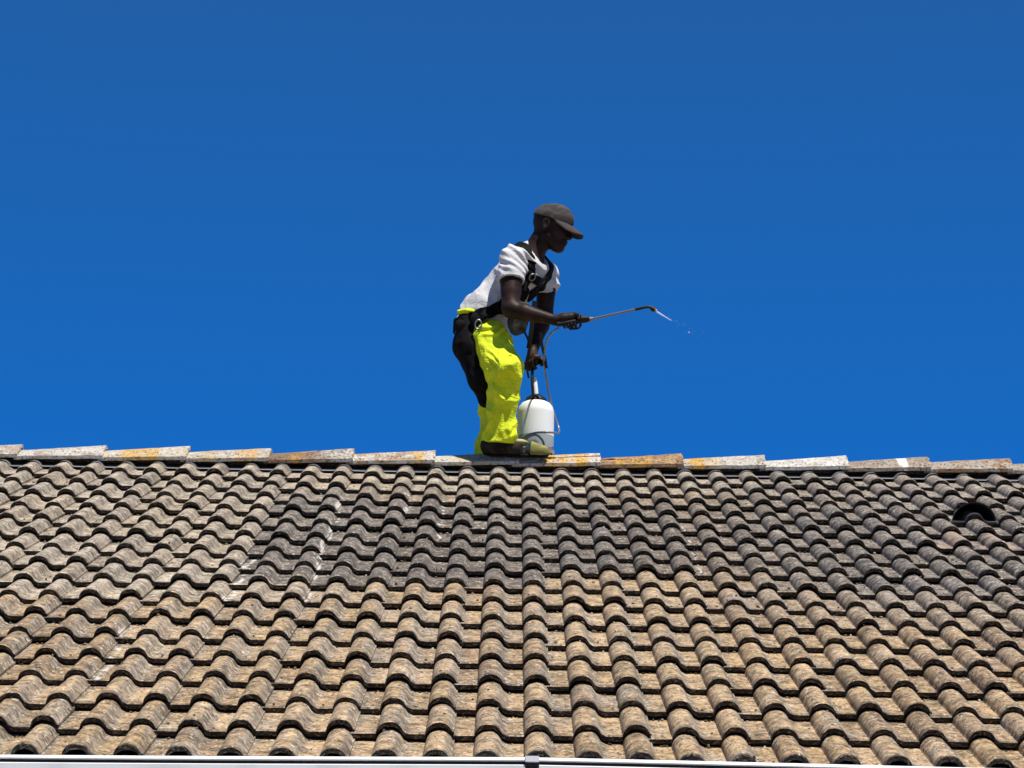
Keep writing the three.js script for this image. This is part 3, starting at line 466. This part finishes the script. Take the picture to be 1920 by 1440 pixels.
{ // black pouches and hanging harness seat at the hips
  const seat = (x, y, z) => { let d = cap_(x, y, z, [-.322, 5.44, .07], [-.312, 5.32, .085], .050, .068); d = smin(d, cap_(x, y, z, [-.310, 5.31, .08], [-.250, 5.15, .10], .070, .055), .04); d = smin(d, cap_(x, y, z, [-.250, 5.15, .08], [-.222, 5.05, .03], .052, .033), .04); return d + n3(x * 24, y * 20, z * 24) * .016 + n3(x * 50, y * 44, z * 50) * .007; };
  const s = wear('tool_pouch', nets(seat, [-.44, 4.95, -.06], [-.14, 5.54, .20], .006), M.black);
  for (const [c, r, m, sd] of [[[-.325, 5.488, .095], [.042, .018, .026], M.yellow, 1], [[-.28, 5.43, .145], [.026, .04, .018], M.black, 2], [[-.35, 5.41, .12], [.03, .035, .02], M.black, 5]]) wear(m === M.yellow ? 'pouch_flap' : 'pocket', nets(lump(c, r, .012, sd), add(c, [-.06, -.06, -.05]), add(c, [.06, .06, .05]), .0045), m, s);
  wear('clip', (() => { const g = new THREE.TorusGeometry(.016, .0035, 8, 18); g.scale(1, 1.5, 1); g.translate(-.262, 5.40, .172); return g; })(), M.metal, s);
  const fp = lump([-.07, 5.42, .13], [.05, .062, .035], .016, 9);
  const f = wear('front_pouch', nets(fp, [-.15, 5.32, .07], [.01, 5.51, .19], .005), new THREE.MeshStandardMaterial({ map: blotch([.012, .012, .012], [.05, .05, .042], 20, .3, .7), roughness: .8 }));
  wear('rag', nets(lump([-.080, 5.480, .14], [.026, .016, .02], .018, 4), [-.14, 5.43, .09], [-.03, 5.52, .19], .0045), M.shirt, f);
  wear('loose_strap', mergeGeometries([strap(null, [[.045, 5.40, .05], [.052, 5.33, .06], [.066, 5.27, .06], [.075, 5.215, .06]], .014, .004, 0, 16, [0, 0, 1]), strap(null, [[-.045, 5.40, .13], [-.012, 5.32, .12], [-.020, 5.20, .11], [-.012, 5.15, .11]], .010, .004, 0, 16, [0, 0, 1]), strap(null, [[.012, 5.55, .09], [.004, 5.47, .10], [-.004, 5.38, .11], [-.014, 5.30, .11]], .022, .004, 0, 16, [.2, 0, 1])]), M.black);
}
// ---------- pressure sprayer ----------
const TB = [.026, 4.806, -.035];
const spr = thing('pressure_sprayer', 'white translucent pump sprayer tank with black hose and lance, on the ridge beside the man', 'sprayer', EX + TB[0], TB[1], ridge[2] + TB[2]);
const put = (name, geo, mat, parent = spr) => { geo.translate(-TB[0], -TB[1], -TB[2]); return mesh(name, geo, mat, parent); };
{
  const lathe = (pts, n = 48) => { const g = new THREE.LatheGeometry(pts.map(p => new THREE.Vector2(p[0], p[1])), n); g.translate(...TB); return g; };
  const tank = put('tank', lathe([[.0905, .083], [.0905, .20], [.089, .215], [.083, .236], [.070, .252], [.052, .262], [.040, .266], [.040, .262], [.05, .257], [.067, .247], [.0795, .232], [.0855, .213], [.087, .2], [.087, .083], [.0905, .083]]), new THREE.MeshPhysicalMaterial({ color: new THREE.Color(.88, .89, .86), roughness: .38, transmission: .12, thickness: 0, ior: 1.45 }));
  put('tank_base', lathe([[0, .004], [.080, .004], [.088, .010], [.0905, .022], [.0905, .0828], [.087, .0828], [.087, .022], [.08, .008], [0, .008]]), new THREE.MeshPhysicalMaterial({ color: new THREE.Color(.40, .46, .48), roughness: .3, transmission: .25, thickness: 0, ior: 1.45 }), tank);
  put('liquid', lathe([[0, .010], [.078, .010], [.0855, .024], [.0855, .082], [0, .082]]), new THREE.MeshPhysicalMaterial({ color: new THREE.Color(.16, .20, .20), roughness: .15 }), tank);
  put('foot_ring', lathe([[.086, -.004], [.093, -.004], [.094, .016], [.0915, .018], [.0905, .0]]), new THREE.MeshStandardMaterial({ color: new THREE.Color(.55, .58, .58), roughness: .5 }), tank);
  const blackp = new THREE.MeshPhysicalMaterial({ color: new THREE.Color(.012, .012, .013), roughness: .45, specularIntensity: .5 });
  put('screw_cap', lathe([[0, .300], [.018, .300], [.022, .296], [.030, .293], [.046, .282], [.054, .268], [.055, .256], [.044, .254]], 40), blackp);
  const tubeG = (pts, r, n = 60, rs = 10) => new THREE.TubeGeometry(new THREE.CatmullRomCurve3(pts.map(p => new THREE.Vector3(...p))), n, r, rs, false);
  const top = [TB[0], TB[1] + .298, TB[2]];
  put('pump_barrel', tubeG([add(top, [0, -.01, 0]), add(top, [-.006, .05, -.004]), add(top, [-.012, .085, -.008])], .0135, 8, 16), new THREE.MeshStandardMaterial({ color: new THREE.Color(.78, .78, .77), roughness: .4 }));
  put('pump_rod', tubeG([add(top, [-.014, -.006, .016]), add(top, [-.020, .08, .008]), add(gripL, [0, -.01, 0])], .0075, 10, 10), blackp);
  const ax = nrm([.55, .02, .84]); put('pump_handle', tubeG([add(gripL, ax, -.062), gripL, add(gripL, ax, .062)], .0128, 8, 14), blackp);
  const hose = new THREE.MeshPhysicalMaterial({ color: new THREE.Color(.16, .16, .165), roughness: .25, clearcoat: .6, clearcoatRoughness: .25 });
  put('hose', tubeG([[.128, 5.362, .262], [.105, 5.352, .245], [.075, 5.325, .17], [.064, 5.27, .08], [.076, 5.18, .0], [.105, 5.055, -.06], [.138, 4.95, -.055], [.142, 4.912, -.02], [.122, 4.893, .045], [.085, 4.886, .078], [.03, 4.882, .085], [-.02, 4.865, .085], [-.045, 4.838, .065]], .0052, 140, 10), hose);
  put('hose_loop', tubeG([[-.03, 4.835, .085], [-.005, 4.862, .088], [.03, 4.868, .090], [.058, 4.845, .085], [.072, 4.812, .07]], .0055, 40, 8), hose);
  // lance
  const h0 = add(gripR, nrm(gripAx), -.06), h1 = add(gripR, nrm(gripAx), .085), tip = [.545, 5.467, .285];
  const ln = put('lance', tubeG([h1, mid(h1, tip, .5), tip], .0056, 12, 10), new THREE.MeshStandardMaterial({ color: new THREE.Color(.20, .21, .22), metalness: .6, roughness: .32 }));
  put('handle', mergeGeometries([tubeG([h0, gripR, h1], .0128, 12, 14), tubeG([add(h1, [-.04, .004, 0]), add(h1, [.012, .006, 0])], .0155, 4, 14), tubeG([add(gripR, [.055, -.006, 0]), add(gripR, [.045, -.026, .002]), add(gripR, [.0, -.034, .004])], .006, 10, 8)]), blackp, ln);
  put('collar', tubeG([add(h1, [-.005, 0, 0]), add(h1, [.03, .006, 0])], .0105, 4, 14), M.metal, ln);
  const e = [.571, 5.469, .285], nz = [.596, 5.452, .285];
  put('nozzle', mergeGeometries([tubeG([add(tip, [-.02, -.004, 0]), tip, e, mid(e, nz, .6), nz], .0072, 24, 12), tubeG([mid(e, nz, .25), nz], .0118, 4, 14), tubeG([add(tip, [-.045, -.011, 0]), add(tip, [-.012, -.003, 0])], .0078, 4, 12)]), blackp, ln);
  put('nozzle_tip', tubeG([mid(e, nz, .6), add(nz, [.006, -.004, 0])], .0085, 4, 14), new THREE.MeshStandardMaterial({ color: new THREE.Color(.35, .33, .31), metalness: .5, roughness: .3 }), ln);
}
{ // the jet leaving the nozzle, breaking into drops
  const o = [.603, 5.447, .285], r = rng(77), L = [];
  const w = thing('water_spray', 'thin pale jet of water falling from the lance nozzle', 'water spray', EX + o[0], o[1], ridge[2] + o[2]);
  const g = new THREE.CylinderGeometry(.0042, .0016, .085, 10, 6, true); g.rotateZ(58 * R); g.translate(.036, -.0225, 0);
  const wm = new THREE.MeshPhysicalMaterial({ color: new THREE.Color(.95, .97, 1), roughness: .2, transmission: .5, thickness: 0, ior: 1.33 });
  mesh('jet', g, wm, w);
  for (let k = 0; k < 34; k++) { const t = .06 + .5 * Math.pow(r(), 1.6) * .42, s = (.0005 + .0008 * r()) * (1 - t * .8); const d = new THREE.SphereGeometry(s, 6, 5); const fan = (r() - .35) * t * .5; d.translate(t * .86 + .01 * r(), -t * .52 + fan * .5, (r() - .5) * t * .5); L.push(d); }
  const big = new THREE.SphereGeometry(.0034, 10, 8); big.translate(.158, -.103, 0); L.push(big);
  const dr = mesh('water_drops', mergeGeometries(L), wm, w); dr.userData.kind = 'stuff';
}
renderer.render(scene, camera);
